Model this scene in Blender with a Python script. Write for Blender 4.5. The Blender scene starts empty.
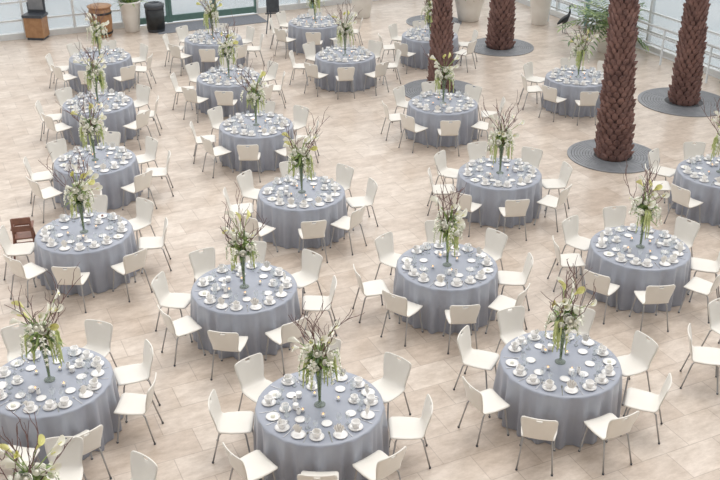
import bpy, math, random
from mathutils import Vector, Matrix, Quaternion
random.seed(7)
scn = bpy.context.scene
TH=math.radians(27); CH=7.85
cam_d=bpy.data.cameras.new('camera'); cam=bpy.data.objects.new('camera',cam_d)
scn.collection.objects.link(cam); scn.camera=cam
cam.location=(0,0,CH); cam.rotation_euler=(math.pi/2-TH,0,0)
cam_d.sensor_width=36; cam_d.lens=48; cam_d.clip_end=300
RA=math.radians(25)
E1=Vector((math.cos(RA),math.sin(RA),0)); E2=Vector((-math.sin(RA),math.cos(RA),0))
def R(u,v,z=0): return E1*u+E2*v+Vector((0,0,z))

# ---------- materials
def mat(name,col,rough=0.5,metal=0,noise=None,nscale=8,bump=0,alpha=1,emit=None,es=0,sheen=0,spec=0.5,trans=0):
    m=bpy.data.materials.new(name); m.use_nodes=True
    nt=m.node_tree; b=nt.nodes['Principled BSDF']
    b.inputs['Roughness'].default_value=rough; b.inputs['Metallic'].default_value=metal
    b.inputs['Specular IOR Level'].default_value=spec
    b.inputs['Base Color'].default_value=(*col,1)
    if alpha<1: b.inputs['Alpha'].default_value=alpha
    if sheen: b.inputs['Sheen Weight'].default_value=sheen
    if trans: b.inputs['Transmission Weight'].default_value=trans
    if emit: b.inputs['Emission Color'].default_value=(*emit,1); b.inputs['Emission Strength'].default_value=es
    if noise or bump:
        tc=nt.nodes.new('ShaderNodeTexCoord'); n=nt.nodes.new('ShaderNodeTexNoise')
        n.inputs['Scale'].default_value=nscale; n.inputs['Detail'].default_value=5
        nt.links.new(tc.outputs['Object'],n.inputs['Vector'])
        if noise:
            r=nt.nodes.new('ShaderNodeValToRGB')
            r.color_ramp.elements[0].position=.3; r.color_ramp.elements[1].position=.7
            r.color_ramp.elements[0].color=(*noise,1); r.color_ramp.elements[1].color=(*col,1)
            nt.links.new(n.outputs['Fac'],r.inputs['Fac']); nt.links.new(r.outputs['Color'],b.inputs['Base Color'])
        if bump:
            bp=nt.nodes.new('ShaderNodeBump'); bp.inputs['Strength'].default_value=bump; bp.inputs['Distance'].default_value=.02
            nt.links.new(n.outputs['Fac'],bp.inputs['Height']); nt.links.new(bp.outputs['Normal'],b.inputs['Normal'])
    return m
def srgb(r,g,b):
    f=lambda c:(c/255/12.92) if c<=10 else ((c/255+.055)/1.055)**2.4
    return (f(r),f(g),f(b))
M={}
M['cloth']=mat('silver_grey_satin',srgb(154,160,174),.34,noise=srgb(144,150,165),nscale=3,bump=.12,sheen=.1)
M['wood']=mat('plywood',srgb(160,120,80),.5,noise=srgb(130,95,60))
M['chair']=mat('chair_shell_cream',srgb(238,234,226),.4,noise=srgb(232,228,219),nscale=4)
M['chrome']=mat('chair_leg_steel',srgb(176,176,178),.3,metal=.6,noise=srgb(158,158,158))
M['china']=mat('white_china',srgb(252,251,250),.2,noise=srgb(247,246,245))
M['napkin']=mat('white_napkin',srgb(252,250,247),.8,noise=srgb(246,244,240),nscale=20)
M['coffee']=mat('dessert',srgb(150,100,80),.6,noise=srgb(120,70,60),nscale=40)
M['glass']=mat('clear_glass',srgb(225,232,238),.08,alpha=.38,noise=srgb(215,225,232))
M['silver']=mat('silverware',srgb(210,210,212),.25,metal=.9,noise=srgb(190,190,190))
M['vase']=mat('vase_clear_glass',srgb(150,165,150),.08,alpha=.4,noise=srgb(120,138,120),nscale=10)
M['leaf']=mat('leaf_green',srgb(150,170,96),.5,noise=srgb(112,138,74),nscale=12)
M['leafd']=mat('leaf_dark_green',srgb(100,126,76),.5,noise=srgb(72,98,60),nscale=12)
M['amar']=mat('hanging_amaranthus',srgb(212,220,156),.8,noise=srgb(180,194,120),nscale=60,bump=.5)
M['petal']=mat('white_petal',srgb(253,252,243),.5,noise=srgb(247,247,230),nscale=15)
M['petaly']=mat('yellow_petal',srgb(236,232,158),.5,noise=srgb(222,222,136),nscale=15)
M['twig']=mat('willow_twig',srgb(122,92,90),.7,noise=srgb(98,74,72),nscale=30)
M['flame']=mat('candle_glow',srgb(255,190,120),.5,emit=srgb(255,170,90),es=2.5)
M['bark']=mat('palm_bark',srgb(140,106,98),.9,noise=srgb(98,72,68),nscale=5,bump=.6)
M['barkd']=mat('palm_bark_gap',srgb(74,56,54),1,noise=srgb(58,44,44),nscale=9,bump=.6)
M['grate']=mat('iron_grate',srgb(138,141,146),.5,metal=.2,noise=srgb(120,124,130),nscale=5)
M['grated']=mat('grate_gap',srgb(84,86,90),.8,noise=srgb(68,70,74))
M['pot']=mat('pot_white',srgb(240,237,230),.45,noise=srgb(230,226,218),nscale=4)
M['black']=mat('black_plastic',srgb(66,72,80),.45,noise=srgb(54,58,66))
M['brown']=mat('brown_wood',srgb(178,134,94),.5,noise=srgb(148,106,72),nscale=6)
M['redwood']=mat('stained_wood',srgb(130,84,66),.45,noise=srgb(104,64,50),nscale=8)
M['teal']=mat('teal_painted_steel',srgb(94,130,124),.5,noise=srgb(84,118,112))
M['white']=mat('white_painted_metal',srgb(225,228,228),.45,noise=srgb(214,218,220))
M['soil']=mat('soil',srgb(70,54,44),1,noise=srgb(48,36,30),nscale=30,bump=.6)
M['bronze']=mat('dark_bronze',srgb(48,52,54),.45,metal=.4,noise=srgb(36,38,40))
M['out']=mat('outdoor_paving',srgb(205,210,214),.9,noise=srgb(186,194,200),nscale=.4)
M['mat']=mat('entrance_carpet',srgb(126,130,138),.95,noise=srgb(110,114,122),nscale=20)
M['wglass']=mat('window_glass',srgb(190,208,214),.05,alpha=.3,noise=srgb(180,198,208),nscale=.5)
M['plaster']=mat('painted_plaster',srgb(220,215,208),.9,noise=srgb(212,207,200),nscale=1)

# ---------- mesh builder
class MB:
    def __init__(s): s.v=[];s.f=[];s.m=[];s.sm=[];s.mats=[]
    def mi(s,k):
        if k not in s.mats: s.mats.append(k)
        return s.mats.index(k)
    def add(s,vs,fs,k,smooth=True,T=None):
        o=len(s.v)
        for p in vs:
            p=Vector(p)
            s.v.append(T@p if T is not None else p)
        i=s.mi(k)
        for f in fs: s.f.append([a+o for a in f]); s.m.append(i); s.sm.append(smooth)
    def rev(s,prof,n,k,T=None,smooth=True):
        vs=[];fs=[]
        for r,z in prof:
            for j in range(n):
                a=2*math.pi*j/n; vs.append((r*math.cos(a),r*math.sin(a),z))
        for i in range(len(prof)-1):
            for j in range(n):
                fs.append((i*n+j,i*n+(j+1)%n,(i+1)*n+(j+1)%n,(i+1)*n+j))
        s.add(vs,fs,k,smooth,T)
    def tube(s,pts,rad,n,k,T=None,cap=True):
        pts=[Vector(p) for p in pts]
        if not hasattr(rad,'__len__'): rad=[rad]*len(pts)
        vs=[];fs=[]; up=Vector((.13,.21,1)).normalized()
        for i,p in enumerate(pts):
            t=(pts[min(i+1,len(pts)-1)]-pts[max(i-1,0)])
            t=t.normalized() if t.length>1e-9 else Vector((0,0,1))
            a=t.cross(up)
            if a.length<.05: a=t.cross(Vector((1,0,0)))
            a.normalize(); b=t.cross(a)
            for j in range(n):
                w=2*math.pi*j/n; vs.append(p+(a*math.cos(w)+b*math.sin(w))*rad[i])
        for i in range(len(pts)-1):
            for j in range(n):
                fs.append((i*n+j,i*n+(j+1)%n,(i+1)*n+(j+1)%n,(i+1)*n+j))
        if cap:
            fs.append(tuple(range(n))); fs.append(tuple((len(pts)-1)*n+j for j in range(n)))
        s.add(vs,fs,k,True,T)
    def box(s,c,sz,k,T=None,rz=0):
        c=Vector(c); x,y,z=[q/2 for q in sz]; Rm=Matrix.Rotation(rz,3,'Z')
        vs=[c+Rm@Vector((a*x,b*y,d*z)) for a in(-1,1) for b in(-1,1) for d in(-1,1)]
        s.add(vs,[(0,1,3,2),(4,6,7,5),(0,4,5,1),(2,3,7,6),(0,2,6,4),(1,5,7,3)],k,False,T)
    def leaf(s,base,d,L,w,droop,k,n=4):
        base=Vector(base); d=Vector(d).normalized(); side=d.cross(Vector((0,0,1)))
        if side.length<.1: side=Vector((math.cos(base.x*99),math.sin(base.x*99),0))
        side.normalize(); vs=[];fs=[]
        for i in range(n+1):
            t=i/n; c=base+d*L*t+Vector((0,0,-droop*L*t*t))
            ww=w*math.sin(math.pi*min(.97,.08+t*.9))/2
            nrm=side.cross(d).normalized()
            vs+= [c-side*ww, c+nrm*(-ww*.35), c+side*ww]
        for i in range(n):
            o=i*3; fs+=[(o,o+1,o+4,o+3),(o+1,o+2,o+5,o+4)]
        s.add(vs,fs,k)
    def mesh(s,name):
        me=bpy.data.meshes.new(name); me.from_pydata([tuple(p) for p in s.v],[],s.f)
        for k in s.mats: me.materials.append(M[k])
        me.polygons.foreach_set('material_index',s.m); me.polygons.foreach_set('use_smooth',s.sm)
        me.update(); return me
def ob(name,me,loc=(0,0,0),rz=0,sc=1,parent=None):
    o=bpy.data.objects.new(name,me); scn.collection.objects.link(o)
    o.location=loc; o.rotation_euler=(0,0,rz)
    o.scale=(sc,sc,sc) if not hasattr(sc,'__len__') else sc
    if parent: o.parent=parent
    return o
def TR(x,y,z,rz=0,s=1): return Matrix.Translation((x,y,z))@Matrix.Rotation(rz,4,'Z')@Matrix.Scale(s,4)

# ---------- floor
def floor_mat():
    m=bpy.data.materials.new('travertine_tile'); m.use_nodes=True; nt=m.node_tree; N=nt.nodes; L=nt.links
    b=N['Principled BSDF']; tc=N.new('ShaderNodeTexCoord')
    br=N.new('ShaderNodeTexBrick'); br.offset=0.5; br.squash=1
    br.inputs['Scale'].default_value=1; br.inputs['Brick Width'].default_value=.75; br.inputs['Row Height'].default_value=.5
    br.inputs['Mortar Size'].default_value=.006; br.inputs['Mortar Smooth'].default_value=.3; br.inputs['Bias'].default_value=0
    br.inputs['Color1'].default_value=(*srgb(224,211,198),1); br.inputs['Color2'].default_value=(*srgb(207,191,176),1)
    br.inputs['Mortar'].default_value=(*srgb(186,171,158),1)
    L.new(tc.outputs['Object'],br.inputs['Vector'])
    n=N.new('ShaderNodeTexNoise'); n.inputs['Scale'].default_value=2.4; n.inputs['Detail'].default_value=10; n.inputs['Roughness'].default_value=.75
    mp=N.new('ShaderNodeMapping'); mp.inputs['Scale'].default_value=(1,2.0,1)
    L.new(tc.outputs['Object'],mp.inputs['Vector']); L.new(mp.outputs['Vector'],n.inputs['Vector'])
    r=N.new('ShaderNodeValToRGB'); r.color_ramp.elements[0].position=.34; r.color_ramp.elements[0].color=(.67,.63,.59,1)
    r.color_ramp.elements[1].position=.62; r.color_ramp.elements[1].color=(1.0,1.0,1.0,1)
    L.new(n.outputs['Fac'],r.inputs['Fac'])
    mx=N.new('ShaderNodeMix'); mx.data_type='RGBA'; mx.blend_type='MULTIPLY'; mx.inputs['Factor'].default_value=1
    L.new(br.outputs['Color'],mx.inputs['A']); L.new(r.outputs['Color'],mx.inputs['B'])
    L.new(mx.outputs['Result'],b.inputs['Base Color'])
    b.inputs['Roughness'].default_value=.28
    return m
M['floor']=floor_mat()
UW,VW=19.3,30.6
mb=MB(); u0,u1,v0,v1=-18,UW,-10,VW
mb.box(((u0+u1)/2,(v0+v1)/2,-.1),(u1-u0,v1-v0,.2),'floor')
ob('floor',mb.mesh('floor'),(0,0,0),RA)
mb=MB(); mb.box((0,0,-.35),(160,160,.3),'out'); ob('outdoor_paving',mb.mesh('outdoor_paving'),(0,20,0),RA)
# unseen gallery at the camera, added with wall and ceiling to dim near floor
mb=MB(); mb.box((0,-3.25,6.05),(36,7.7,.35),'plaster')
for i in range(6): mb.tube([(-15+i*6,-.6,0),(-15+i*6,-.6,5.9)],.2,20,'plaster')
ob('unseen_shade_balcony',mb.mesh('unseen_shade_balcony'))
mb=MB(); mb.box((0,-7.2,6.0),(36,.3,12.0),'plaster'); ob('unseen_shade_wall',mb.mesh('unseen_shade_wall'))  # unseen wall behind the camera, added to cut light on the near floor
mb=MB(); mb.box((0,-2.0,12.1),(36,10.5,.3),'plaster'); ob('unseen_shade_ceiling',mb.mesh('unseen_shade_ceiling'))  # unseen slab overhead, added to block sky so the front is dimmer

# ---------- window walls
def curtain(name,length,hgt,bay,skip=None):
    mb=MB()
    n=int(length/bay)
    segs=[(0,length)] if not skip else [(0,skip[0]),(skip[1],length)]
    for a,b in segs:
        c=(a+b)/2; l=b-a
        mb.box((c,0,.09),(l,.24,.18),'white')
        for z in (.55,1.1): mb.box((c,0,z),(l,.07,.05),'white')
        mb.box((c,0,hgt/4+.0),(l,.012,hgt/2),'wglass')
    for z in (2.5,3.9,hgt): mb.box((length/2,0,z),(length,.08,.08),'white')
    mb.box((length/2,0,hgt*.75),(length,.012,hgt/2),'wglass')
    for i in range(n+1):
        x=i*bay
        if skip and skip[0]+.1<x<skip[1]-.1: continue
        mb.box((x,0,hgt/2),(.07,.12,hgt),'white')
    for i in range(0,n+1,4):
        if skip and skip[0]-.1<i*bay+.4<skip[1]+.1: continue
        mb.tube([(i*bay+.4,-.3,0),(i*bay+.4,-.3,hgt)],.09,12,'teal')
    return mb.mesh(name)
ob('window_1',curtain('window_1',37,5.4,1.5,(24,28.5)),R(-18,VW+.11),RA)
ob('window_2',curtain('window_2',40,5.4,1.5),R(UW+.11,VW),RA-math.pi/2)
mb=MB()
for i in range(3):
    x=.75+i*1.5
    for sx in (-.7,.7): mb.box((x+sx,0,1.22),(.09,.09,2.44),'teal')
    for z in (.12,1.05,2.4): mb.box((x,0,z),(1.4,.07,.2 if z<.2 else .1),'teal')
    mb.box((x,0,1.25),(1.3,.014,2.3),'wglass')
    mb.tube([(x+.5,-.09,.95),(x+.5,-.09,1.35)],.018,8,'chrome')
ob('door_1',mb.mesh('door_1'),R(6,VW+.11),RA)
mb=MB(); mb.box((0,0,.008),(3.6,1.1,.014),'mat'); ob('entrance_mat',mb.mesh('entrance_mat'),R(8.6,VW-.7),RA)
mb=MB()
for i in range(14): mb.tube([(i*1.8,0,0),(i*1.8,0,1.0)],.03,8,'white')
for z in (.25,.5,.75,1.0): mb.tube([(0,0,z),(23.4,0,z)],.02 if z<1 else .032,8,'white')
ob('guard_railing',mb.mesh('guard_railing'),R(UW-.6,VW-5),RA-math.pi/2)

# ---------- table
def table_mesh():
    mb=MB(); n=240
    rd=random.Random(3)
    ph=[rd.uniform(0,6.28) for _ in range(6)]
    rings=[(0,.75,0),(.2,.75,0),(.4,.75,0),(.6,.75,0),(.72,.75,0),(.765,.748,0),(.777,.740,0.0),(.782,.725,.15)]
    for i in range(1,13):
        t=i/12; rings.append((.782+.015*t,.725-.715*t-.003,.15+.85*min(1,t*1.7)**.8))
    vs=[];fs=[]
    for r,z,a in rings:
        for j in range(n):
            w=2*math.pi*j/n
            g=math.sin(21*w+ph[0]+.9*math.sin(3*w+ph[3]))
            fold=math.copysign(abs(g)**.7,g)*.9+.5*math.sin(13*w+ph[1])+.35*math.sin(37*w+ph[2])
            rr=r+.034*a*fold
            vs.append((rr*math.cos(w),rr*math.sin(w),z))
    for i in range(len(rings)-1):
        for j in range(n):
            fs.append((i*n+j,i*n+(j+1)%n,(i+1)*n+(j+1)%n,(i+1)*n+j))
    mb.add(vs,fs,'cloth')
    mb.rev([(0,.742),(.765,.742),(.765,.715),(0,.715)],48,'wood',smooth=False)
    mb.tube([(0,0,.02),(0,0,.72)],.05,12,'black'); mb.rev([(0,.05),(.3,.03),(.32,0.005),(0,0.005)],24,'black')
    return mb.mesh('banquet_table')
TABLE=table_mesh()

# ---------- chair
def chair_mesh():
    ctrl=[(.235,.425),(.225,.447),(.19,.455),(.1,.450),(0,.443),(-.09,.441),(-.15,.447),(-.185,.468),(-.203,.505),(-.215,.56),(-.228,.62),(-.242,.68),(-.256,.74),(-.266,.78),(-.273,.808),(-.277,.822)]
    wid=[.165,.198,.216,.220,.218,.208,.197,.186,.182,.190,.202,.212,.219,.221,.212,.187]
    nx=12; vs=[];fs=[]
    nr=len(ctrl)
    for i,((y,z),w) in enumerate(zip(ctrl,wid)):
        for j in range(nx+1):
            s=-1+2*j/nx
            dish=.012*(s*s) if i<6 else 0
            fwd=.028*s*s if i>8 else (.028*s*s*max(0,(i-5))/4 if i>5 else 0)
            vs.append((s*w,y+fwd,z+dish))
    for i in range(nr-1):
        for j in range(nx):
            if i==13 and 5<=j<=6: continue
            fs.append((i*(nx+1)+j,i*(nx+1)+j+1,(i+1)*(nx+1)+j+1,(i+1)*(nx+1)+j))
    me=bpy.data.meshes.new('tmp'); me.from_pydata(vs,[],fs); me.update()
    o=bpy.data.objects.new('tmp',me); scn.collection.objects.link(o)
    md=o.modifiers.new('s','SOLIDIFY'); md.thickness=.014; md.offset=0
    dg=bpy.context.evaluated_depsgraph_get(); em=bpy.data.meshes.new_from_object(o.evaluated_get(dg))
    mb=MB(); mb.add([v.co.copy() for v in em.vertices],[tuple(p.vertices) for p in em.polygons],'chair')
    bpy.data.objects.remove(o)
    for sx in (-1,1):
        mb.tube([(sx*.212,.225,.008),(sx*.178,.17,.40),(sx*.165,.15,.432),(sx*.165,0,.427),(sx*.165,-.13,.427),(sx*.178,-.16,.40),(sx*.215,-.255,.008)],.0115,8,'chrome')
        mb.tube([(sx*.212,.225,0),(sx*.212,.225,.02)],.015,8,'black')
        mb.tube([(sx*.215,-.255,0),(sx*.215,-.255,.02)],.015,8,'black')
    for y in (.12,-.11): mb.tube([(-.165,y,.427),(.165,y,.427)],.01,8,'chrome')
    return mb.mesh('dining_chair')
CHAIR=chair_mesh()

# ---------- table settings
def cup(mb,T):
    T=T@Matrix.Scale(1.12,4)
    mb.rev([(0,.002),(.045,.002),(.078,.012),(.08,.014),(.045,.008),(0,.008)],20,'china',T)
    mb.rev([(0,.01),(.026,.01),(.034,.02),(.047,.05),(.049,.082),(.044,.082),(.041,.05),(.02,.02),(0,.018)],18,'china',T)
    mb.tube([(.046,0,.07),(.068,0,.072),(.072,0,.05),(.06,0,.032),(.038,0,.03)],.006,6,'china',T)
def napkin(mb,T):
    vs=[(0,0,.0)];n=9
    for i in range(n):
        a=-1+2*i/(n-1)
        vs.append((.055*a,.014*(1 if i%2 else -1),.125-.045*a*a))
    for i in range(n):
        a=-1+2*i/(n-1); vs.append((.02*a,.008*(1 if i%2 else -1),.02))
    fs=[(1+i,2+i,1+n+i+1,1+n+i) for i in range(n-1)]
    mb.add(vs,fs,'napkin',False,T)
def goblet(mb,T):
    mb.rev([(0,.001),(.034,.003),(.006,.012),(.005,.07),(.02,.085),(.034,.11),(.037,.14),(.032,.172)],16,'glass',T)
def setting_mesh(seed):
    rd=random.Random(seed); mb=MB(); Z=.752
    for k in range(8):
        a=k*math.pi/4+rd.uniform(-.05,.05)
        def at(r,da,rz=0,s=1):
            w=a+da; r*=.975; return Matrix.Translation((r*math.cos(w),r*math.sin(w),Z))@Matrix.Rotation(w+rz,4,'Z')@Matrix.Scale(s,4)
        T=at(.63+rd.uniform(-.03,.03),rd.uniform(-.05,.05),0,.86)
        mb.rev([(0,.002),(.06,.002),(.1,.014),(.102,.016),(.062,.007),(0,.007)],24,'china',T)
        q=rd.random()
        if q<.4: napkin(mb,at(.63,0,math.pi/2+rd.uniform(-.6,.6),1.2))
        elif q<.7:
            cup(mb,T@Matrix.Rotation(rd.uniform(0,6),4,'Z')@Matrix.Translation((0,0,.006)))
        elif q<.93: mb.rev([(0,.05),(.02,.047),(.032,.03),(.036,.008),(0,.008)],10,'petal',T)
        else: mb.rev([(0,.04),(.015,.038),(.022,.03),(.025,.008),(0,.008)],10,'coffee',T)
        cup(mb,at(.64,.37+rd.uniform(-.06,.06),rd.uniform(0,6)))
        if rd.random()<.6: napkin(mb,at(.64,.37,1.2,.85)@Matrix.Translation((0,0,.03)))
        goblet(mb,at(.49+rd.uniform(-.03,.03),.12)); goblet(mb,at(.52,.33,0,.85))
        if rd.random()<.4: cup(mb,at(.42+rd.uniform(-.04,.03),-.16+rd.uniform(-.1,.1),rd.uniform(0,6),.85))
        else: mb.rev([(0,.002),(.04,.002),(.065,.01),(.066,.012),(.04,.006),(0,.006)],18,'china',at(.42+rd.uniform(-.04,.03),-.16+rd.uniform(-.1,.1)))
        for da in (-.18,.17):
            T=at(.66,da); mb.box((0,0,.003),(.19,.009,.003),'silver',T); mb.box((-.085,0,.003),(.05,.02,.003),'silver',T)
    for i in range(4):
        w=i*math.pi/2+rd.uniform(-.3,.3); r=rd.uniform(.2,.28); T=TR(r*math.cos(w),r*math.sin(w),Z)
        mb.rev([(0,.002),(.026,.002),(.032,.05),(.029,.05),(.024,.01)],14,'glass',T)
        mb.rev([(0,.03),(.022,.03),(.022,.006),(0,.006)],12,'napkin',T)
        mb.rev([(.001,.058),(.008,.042),(.001,.03)],6,'flame',T)
    for i in range(2):
        w=rd.uniform(0,6.28); r=.3; T=TR(r*math.cos(w),r*math.sin(w),Z)
        mb.rev([(0,.002),(.03,.002),(.042,.03),(.034,.06),(.038,.075),(.02,.07),(0,.07)],14,'china',T)
        w+=.35; T=TR(.31*math.cos(w),.31*math.sin(w),Z)
        mb.rev([(0,.002),(.022,.002),(.03,.03),(.022,.06),(.026,.08),(.02,.08)],14,'china',T)
    return mb.mesh('table_setting')
SETS=[setting_mesh(s) for s in (1,2,3)]

# ---------- centerpiece
def flower_mesh(seed):
    rd=random.Random(seed); mb=MB()
    mb.rev([(0,.0),(.07,.0),(.072,.01),(.03,.025),(.02,.06),(.022,.2),(.034,.35),(.055,.5),(.068,.56),(.06,.56)],20,'vase')
    for i in range(8):
        w=i*.8; mb.tube([(.006*math.cos(w),.006*math.sin(w),.05),(.018*math.cos(w),.018*math.sin(w),.35),(.04*math.cos(w),.04*math.sin(w),.6)],.006,5,'leafd' if i%2 else 'leaf')
    for i in range(85):
        w=rd.uniform(0,6.28); e=rd.uniform(-.2,1.3); z=rd.uniform(.52,.78)
        b=(.04*math.cos(w),.04*math.sin(w),z)
        mb.leaf(b,(math.cos(w)*math.cos(e),math.sin(w)*math.cos(e),math.sin(e)),rd.uniform(.1,.24),rd.uniform(.025,.05),rd.uniform(.1,.6),'leaf' if rd.random()<.6 else 'leafd')
    for i in range(16):
        w=i*2.4+rd.uniform(-.3,.3); e=rd.uniform(-.25,1.1); r=rd.uniform(.12,.2)
        d=Vector((math.cos(w)*math.cos(e),math.sin(w)*math.cos(e),math.sin(e)))
        c=Vector((0,0,.66))+Vector((d.x*r,d.y*r,d.z*r*1.3))
        T=Matrix.Translation(c)@d.to_track_quat('Z','Y').to_matrix().to_4x4()
        s=rd.uniform(.8,1.3)
        for q,(r0,h0) in enumerate(((.048,.03),(.036,.038),(.022,.042))):
            n=10; prof=[(.004,-.02),(r0*.7*s,-.01),(r0*s,h0*.5),(r0*.92*s,h0*s)]
            mb.rev(prof,n,'petal',T)
        mb.rev([(.022*s,.03),(.012,.042*s),(0,.044*s)],8,'petal',T)
    # hanging white orchid sprays
    for i in range(6):
        w=i*1.05+rd.uniform(-.4,.4); c,sn=math.cos(w),math.sin(w); L=rd.uniform(.2,.36); r=rd.uniform(.15,.24)
        pts=[Vector((0,0,.6)),Vector((r*.6*c,r*.6*sn,.78)),Vector((r*c,r*sn,.74)),Vector((r*1.15*c,r*1.15*sn,.74-L*.5)),Vector((r*1.2*c,r*1.2*sn,.74-L))]
        mb.tube(pts,.004,5,'leaf')
        for k in range(6):
            t=k/5; p=pts[2].lerp(pts[4],t)+Vector((rd.uniform(-.02,.02),rd.uniform(-.02,.02),0))
            s=.038*(1-.45*t)
            for m_ in range(5):
                q=m_*1.257+k; dd=Vector((c*.4+math.cos(q)*-sn,sn*.4+math.cos(q)*c,math.sin(q)))
                mb.leaf(p,dd,s*1.3,s*1.1,.1,'petal',3)
    for i in range(10):
        w=rd.uniform(0,6.28); h=rd.uniform(.78,1.06); r=rd.uniform(.08,.3)
        p0=Vector((0,0,.55)); p2=Vector((r*math.cos(w),r*math.sin(w),h)); p1=Vector((r*.3*math.cos(w),r*.3*math.sin(w),(.55+h)/2+.05))
        mb.tube([p0,p1,p2],[.006,.005,.006],6,'leaf')
        d=(p2-p1+Vector((math.cos(w),math.sin(w),0))*.12).normalized()
        T=Matrix.Translation(p2)@d.to_track_quat('Z','Y').to_matrix().to_4x4()@Matrix.Scale(1.15,4)
        n=14; vs=[];fs=[]
        for t in range(6):
            q=t/5
            for j in range(n):
                a=2*math.pi*j/n
                rr=.008+.03*q**1.4*(1+.25*math.cos(a)); zz=.09*q+.035*q*q*math.cos(a)
                vs.append((rr*math.cos(a)+.012*q*q,rr*math.sin(a),zz))
        for t in range(5):
            for j in range(n): fs.append((t*n+j,t*n+(j+1)%n,(t+1)*n+(j+1)%n,(t+1)*n+j))
        mb.add(vs,fs,'petal' if rd.random()<.8 else 'petaly',True,T)
        mb.tube([(0,0,.02),(0,0,.09)],.006,6,'petaly',T)
    side=rd.uniform(0,6.28)
    for i in range(14):
        w=side+rd.uniform(-.6,.6)+(math.pi if i%3==0 else 0); r=rd.uniform(.1,.2); L=rd.uniform(.25,.5)
        c,sn=math.cos(w),math.sin(w); pts=[];rad=[]
        pts.append((0,0,.62));rad.append(.006)
        pts.append((r*.6*c,r*.6*sn,.70));rad.append(.009)
        for k in range(9):
            t=k/8
            pts.append((r*c*(1+.15*t)+rd.uniform(-.006,.006),r*sn*(1+.15*t)+rd.uniform(-.006,.006),.68-L*t)); rad.append((.018 if k%2 else .012)*(1-.6*t*t))
        mb.tube(pts,rad,7,'amar')
    def branch(p,d,L,r,depth):
        pts=[p.copy()];rad=[r];n=10
        for i in range(n):
            d=(d+Vector((rd.uniform(-.34,.34),rd.uniform(-.34,.34),rd.uniform(-.06,.16)))).normalized()
            p=p+d*L/n; pts.append(p.copy()); rad.append(r*(1-.55*(i+1)/n))
            if depth>0 and i in (3,5,7) : branch(p,(d+Vector((rd.uniform(-.7,.7),rd.uniform(-.7,.7),.3))).normalized(),L*rd.uniform(.25,.45),r*.7,depth-1)
        mb.tube(pts,rad,5,'twig')
    for i in range(8):
        w=i*.79+rd.uniform(-.3,.3); k=rd.uniform(.15,.6)
        branch(Vector((0,0,.5)),Vector((k*math.cos(w),k*math.sin(w),1)).normalized(),rd.uniform(.7,1.08),.008,1)
    return mb.mesh('floral_centerpiece')
FLW=[flower_mesh(s) for s in (11,12,13,14)]

tables=[(-0.49,9.51,0),(2.61,10.43,22),(-3.93,10.03,36),(-1.72,12.40,-3),(1.35,13.08,6),(4.50,13.69,-2),(-1.05,15.84,8),(-4.57,14.23,6),(2.64,16.72,8),(-5.16,17.37,5),
(6.81,16.77,0),(-2.21,19.33,0),(-5.93,20.76,8),(1.88,20.76,4),(5.33,22.71,3),(-3.20,22.71,5),(-6.77,24.43,0),(-0.39,24.61,4),(-4.08,26.28,0),(-1.32,28.05,0),(1.96,26.60,8),
(-3.24,7.37,10),(5.90,10.83,-8)]
HC=Vector((-5.78,14.75,0)); EZ=Vector((-2.72,29.75,0))
chairs=[]
for i,(x,y,ph) in enumerate(tables):
    c=Vector((x,y,0))
    ob('banquet_table',TABLE,c,random.uniform(0,6.28))
    rz=math.radians(ph+22.5)
    ob('table_setting',SETS[i%3],c,rz)
    ob('floral_centerpiece',FLW[i%4],c+Vector((0,0,.752)),random.uniform(0,6.28))
    for k in range(8):
        a=math.radians(-90+ph)+k*math.pi/4+random.uniform(-.08,.08)
        r=random.uniform(1.06,1.13) if random.random()<.85 else 1.18
        p=c+Vector((r*math.cos(a),r*math.sin(a),0))
        if any((p-q).length<.54 for q in chairs) or (p-HC).length<.5 or (p-EZ).length<.6: continue
        chairs.append(p)
        ob('dining_chair',CHAIR,p,a+math.pi/2+random.uniform(-.16,.16))

# ---------- palms
def palm_mesh():
    rd=random.Random(5); mb=MB(); H=8.2
    def rad(z): return .355-.028*min(z,3.6)+.03*math.exp(-z*2.2)+.012*math.sin(z*2.1)
    mb.rev([(rad(z*.2)-.03,z*.2) for z in range(int(H/.2)+1)]+[(0,H)],24,'barkd')
    rows=int(H/.115); n=13
    for i in range(rows):
        z=.03+i*.115; r=rad(z)
        for j in range(n):
            a=(j+.5*(i%2)+rd.uniform(-.1,.1))*2*math.pi/n
            w=.088*r/.38*rd.uniform(.85,1.1); h=.14*rd.uniform(.9,1.15); o=.07*rd.uniform(.5,1.7)
            T=Matrix.Rotation(a,4,'Z')@Matrix.Translation((r-.035,0,z))
            vs=[(0,-w,0),(0,w,0),(0,w*.75,h*.7),(0,-w*.75,h*.7),(o,-w*.45,h),(o,w*.45,h),(o*.75,-w*.8,h*.62),(o*.75,w*.8,h*.62),(o*.2,0,-.03),(0,0,h*.95)]
            fs=[(0,8,6),(8,1,7),(8,7,6),(6,7,5,4),(0,6,3),(1,2,7),(3,6,4),(2,5,7),(4,5,9),(3,4,9),(2,9,5)]
            mb.add(vs,fs,'bark',False,T)
    for i in range(30):
        w=i*2.4; e=rd.uniform(.1,1.25); L=rd.uniform(2.0,2.6); d=Vector((math.cos(w)*math.cos(e),math.sin(w)*math.cos(e),math.sin(e)))
        side=d.cross(Vector((0,0,1))).normalized(); pts=[]
        for k in range(11):
            t=k/10; pts.append(Vector((0,0,H-.05))+d*L*t+Vector((0,0,-.9*t*t)))
        mb.tube(pts,[.03*(1-.08*k) for k in range(11)],5,'leaf')
        for k in range(2,11):
            for sg in (-1,1):
                mb.leaf(pts[k],side*sg+d*.5,.45*(1.15-k*.06),.04,.4,'leafd',2)
    return mb.mesh('palm_tree')
PALM=palm_mesh()
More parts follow.
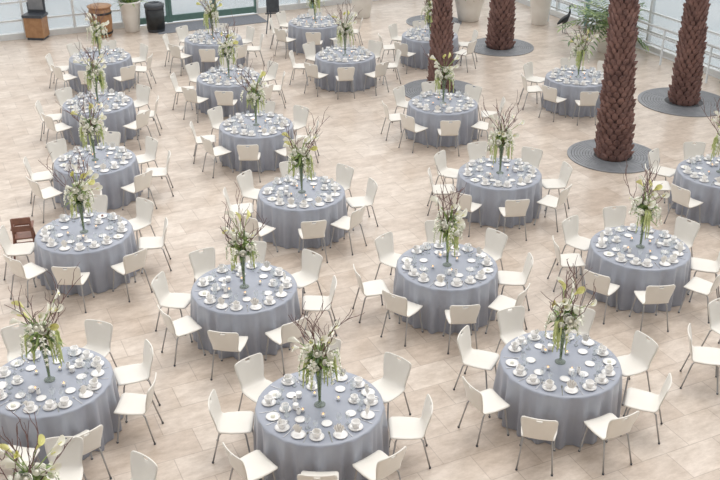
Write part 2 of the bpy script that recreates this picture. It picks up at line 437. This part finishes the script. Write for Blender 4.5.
def grate_mesh():
    mb=MB(); mb.rev([(.0,.004),(.98,.004),(.98,0)],64,'grated')
    r=.42
    while r<.95:
        mb.rev([(r,.004),(r,.018),(r+.05,.018),(r+.05,.004)],64,'grate',smooth=False); r+=.062
    mb.rev([(.955,.0),(.955,.022),(1.0,.022),(1.0,.0)],64,'grate',smooth=False)
    for k in range(8):
        a=k*math.pi/4; mb.box((.7*math.cos(a),.7*math.sin(a),.014),(.55,.03,.014),'grate',rz=a)
    return mb.mesh('tree_grate')
GR=grate_mesh()
for (x,y,s,g,l) in ((5.50,19.43,.98,.98,-2.8),(8.12,23.03,.92,1.12,-1.5),(4.16,28.05,1.0,1.0,-.5),(2.07,23.91,.8,1.0,-.6),(2.40,31.01,.72,.9,0)):
    p=Vector((x,y,0)); o=ob('palm_tree',PALM,p,0,(s,s,1))
    o.rotation_mode='QUATERNION'; o.rotation_quaternion=Quaternion((0,1,0),math.radians(l))@Quaternion((0,0,1),x*3)
    ob('tree_grate',GR,p,0,(g,g,1))

# ---------- planters & perimeter things
def pot_prof(r,h): return [(0,0),(r*.62,0),(r*.68,.03*h),(r*.85,h*.5),(r,h*.93),(r*1.06,h*.95),(r*1.06,h),(r*.92,h),(r*.9,h*.88),(0,h*.88)]
def planter(name,x,y,r,h):
    mb=MB(); mb.rev(pot_prof(r,h),36,'pot'); mb.rev([(0,h*.9),(r*.9,h*.89)],24,'soil')
    rd=random.Random(int(x*10))
    for i in range(60):
        w=rd.uniform(0,6.28); e=rd.uniform(.5,1.4); q=rd.uniform(0,r*.6)
        mb.leaf((q*math.cos(w),q*math.sin(w),h*.88),(math.cos(w)*math.cos(e),math.sin(w)*math.cos(e),math.sin(e)),rd.uniform(.3,.7),.07,.5,'leafd' if i%2 else 'leaf')
    return ob(name,mb.mesh(name),(x,y,0))
planter('potted_plant',-7.15,29.88,.33,.95); planter('potted_plant',.07,31.67,.4,1.1); planter('potted_plant',3.55,31.27,.5,.8)
planter('potted_plant',5.77,30.75,.36,1.0)
mb=MB(); mb.rev(pot_prof(.36,.85),36,'pot'); mb.rev([(0,.77),(.32,.76)],24,'soil')
rd=random.Random(9)
for i in range(34):
    w=i*2.4; e=rd.uniform(.2,1.25); L=rd.uniform(1.0,1.5); d=Vector((math.cos(w)*math.cos(e),math.sin(w)*math.cos(e),math.sin(e)))
    side=d.cross(Vector((0,0,1))).normalized()
    pts=[Vector((0,0,.76))+d*L*k/10+Vector((0,0,-.75*(k/10)**2*math.cos(e))) for k in range(11)]
    mb.tube(pts,[.014*(1-.08*k) for k in range(11)],5,'leaf')
    for k in range(3,11):
        for sg in (-1,1): mb.leaf(pts[k],side*sg+d*.7,.36,.07,.35,'leaf' if (i+k)%3==0 else 'leafd',3)
ob('potted_palm',mb.mesh('potted_palm'),(7.2,27.6,0))
mb=MB(); mb.rev([(0,0),(.25,0),(.27,.02),(.29,.75),(.31,.76),(.31,.84),(.26,.88),(.16,.9),(.15,.8),(0,.8)],32,'black'); mb.rev([(.275,.1),(.282,.1),(.295,.7),(.285,.7)],32,'bronze')
ob('trash_can',mb.mesh('trash_can'),(-6.4,29.88,0))
mb=MB(); mb.rev([(0,0),(.27,0),(.3,.05),(.34,.45),(.33,.85),(.3,.9),(.0,.9)],32,'brown'); mb.rev([(.305,.1),(.325,.1),(.335,.16),(.315,.16)],32,'bronze'); mb.rev([(.34,.7),(.352,.7),(.348,.76),(.33,.76)],32,'bronze')
mb.rev([(0,.9),(.36,.9),(.37,.92),(.36,.94),(0,.94)],32,'brown')
ob('wooden_barrel',mb.mesh('wooden_barrel'),(-7.95,29.3,0))
mb=MB(); mb.box((0,0,.04),(.5,.42,.08),'black'); mb.box((0,0,.38),(.56,.46,.6),'brown'); mb.box((0,0,.72),(.62,.52,.08),'black')
mb.box((0,.18,1.05),(.56,.06,.6),'black'); mb.box((0,.14,1.08),(.46,.02,.45),'grate'); mb.box((0,-.235,.38),(.44,.01,.46),'brown')
ob('information_kiosk',mb.mesh('information_kiosk'),(-9.85,29.0,0),-.1)
mb=MB()
mb.tube([(-.25,-.15,0),(0,0,1.5)],.02,8,'black'); mb.tube([(.25,-.15,0),(0,0,1.5)],.02,8,'black'); mb.tube([(0,.4,0),(0,0,1.5)],.02,8,'black')
mb.box((0,-.12,.62),(.5,.05,.03),'black'); mb.box((0,-.08,.95),(.4,.03,.62),'black')
ob('display_easel',mb.mesh('display_easel'),EZ,.3)
mb=MB()
for sx in (-1,1):
    mb.tube([(sx*.24,.22,0),(sx*.17,.12,.55),(sx*.17,.12,.72)],.024,8,'redwood'); mb.tube([(sx*.24,-.22,0),(sx*.18,-.13,.55),(sx*.17,-.16,.95)],.024,8,'redwood')
    mb.box((sx*.19,0,.72),(.05,.34,.03),'redwood'); mb.box((sx*.22,0,.22),(.03,.4,.04),'redwood')
mb.box((0,0,.5),(.36,.32,.03),'redwood'); mb.box((0,-.155,.9),(.34,.03,.12),'redwood'); mb.box((0,-.15,.72),(.34,.025,.12),'redwood')
mb.box((0,.12,.7),(.36,.03,.05),'redwood'); mb.box((0,.17,.25),(.42,.03,.04),'redwood'); mb.box((0,-.18,.25),(.42,.03,.04),'redwood')
ob('wooden_high_chair',mb.mesh('wooden_high_chair'),HC,.25,.85)
me=bpy.data.meshes.new('heron_sculpture')
V=[(0,0,.48),(.12,0,.52),(.2,0,.6),(.21,0,.7),(.17,0,.79),(.2,0,.87),(.27,0,.87),(.4,0,.84),(-.15,0,.42),(-.3,0,.34),(.0,.05,.3),(.02,.05,.02),(.1,.05,.01),(.0,-.05,.3),(.02,-.05,.02),(.1,-.05,.01)]
Ed=[(0,1),(1,2),(2,3),(3,4),(4,5),(5,6),(6,7),(0,8),(8,9),(0,10),(10,11),(11,12),(0,13),(13,14),(14,15)]
Rr=[.09,.075,.04,.028,.025,.03,.02,.005,.07,.02,.014,.01,.008,.014,.01,.008]
me.from_pydata(V,Ed,[]); o=ob('heron_sculpture',me,(6.32,29.53,0),.6)
o.modifiers.new('s','SKIN')
for i,r in enumerate(Rr): me.skin_vertices[0].data[i].radius=(r,r)
me.skin_vertices[0].data[0].use_root=True
o.modifiers.new('u','SUBSURF').levels=2; me.materials.append(M['bronze'])

# ---------- light
w=bpy.data.worlds.new('world'); scn.world=w; w.use_nodes=True; nt=w.node_tree; N=nt.nodes; L=nt.links
bg=N['Background']; tc=N.new('ShaderNodeTexCoord'); vm=N.new('ShaderNodeVectorMath'); vm.operation='DOT_PRODUCT'
vm.inputs[1].default_value=(.15,.8,.58); L.new(tc.outputs['Generated'],vm.inputs[0])
mr=N.new('ShaderNodeMapRange'); mr.inputs['From Min'].default_value=-1; mr.inputs['From Max'].default_value=1; mr.inputs['To Min'].default_value=.2; mr.inputs['To Max'].default_value=1.75
L.new(vm.outputs['Value'],mr.inputs['Value']); L.new(mr.outputs['Result'],bg.inputs['Strength'])
bg.inputs['Color'].default_value=(1,.985,.97,1)
sd=bpy.data.lights.new('sun','SUN'); sd.energy=.95; sd.angle=math.radians(30); sd.color=(1,.97,.93)
so=bpy.data.objects.new('sun',sd); scn.collection.objects.link(so); so.rotation_euler=Vector((-.2,-.45,-1)).to_track_quat('-Z','Y').to_euler()
scn.view_settings.view_transform='Standard'
scn.view_settings.gamma=1.12
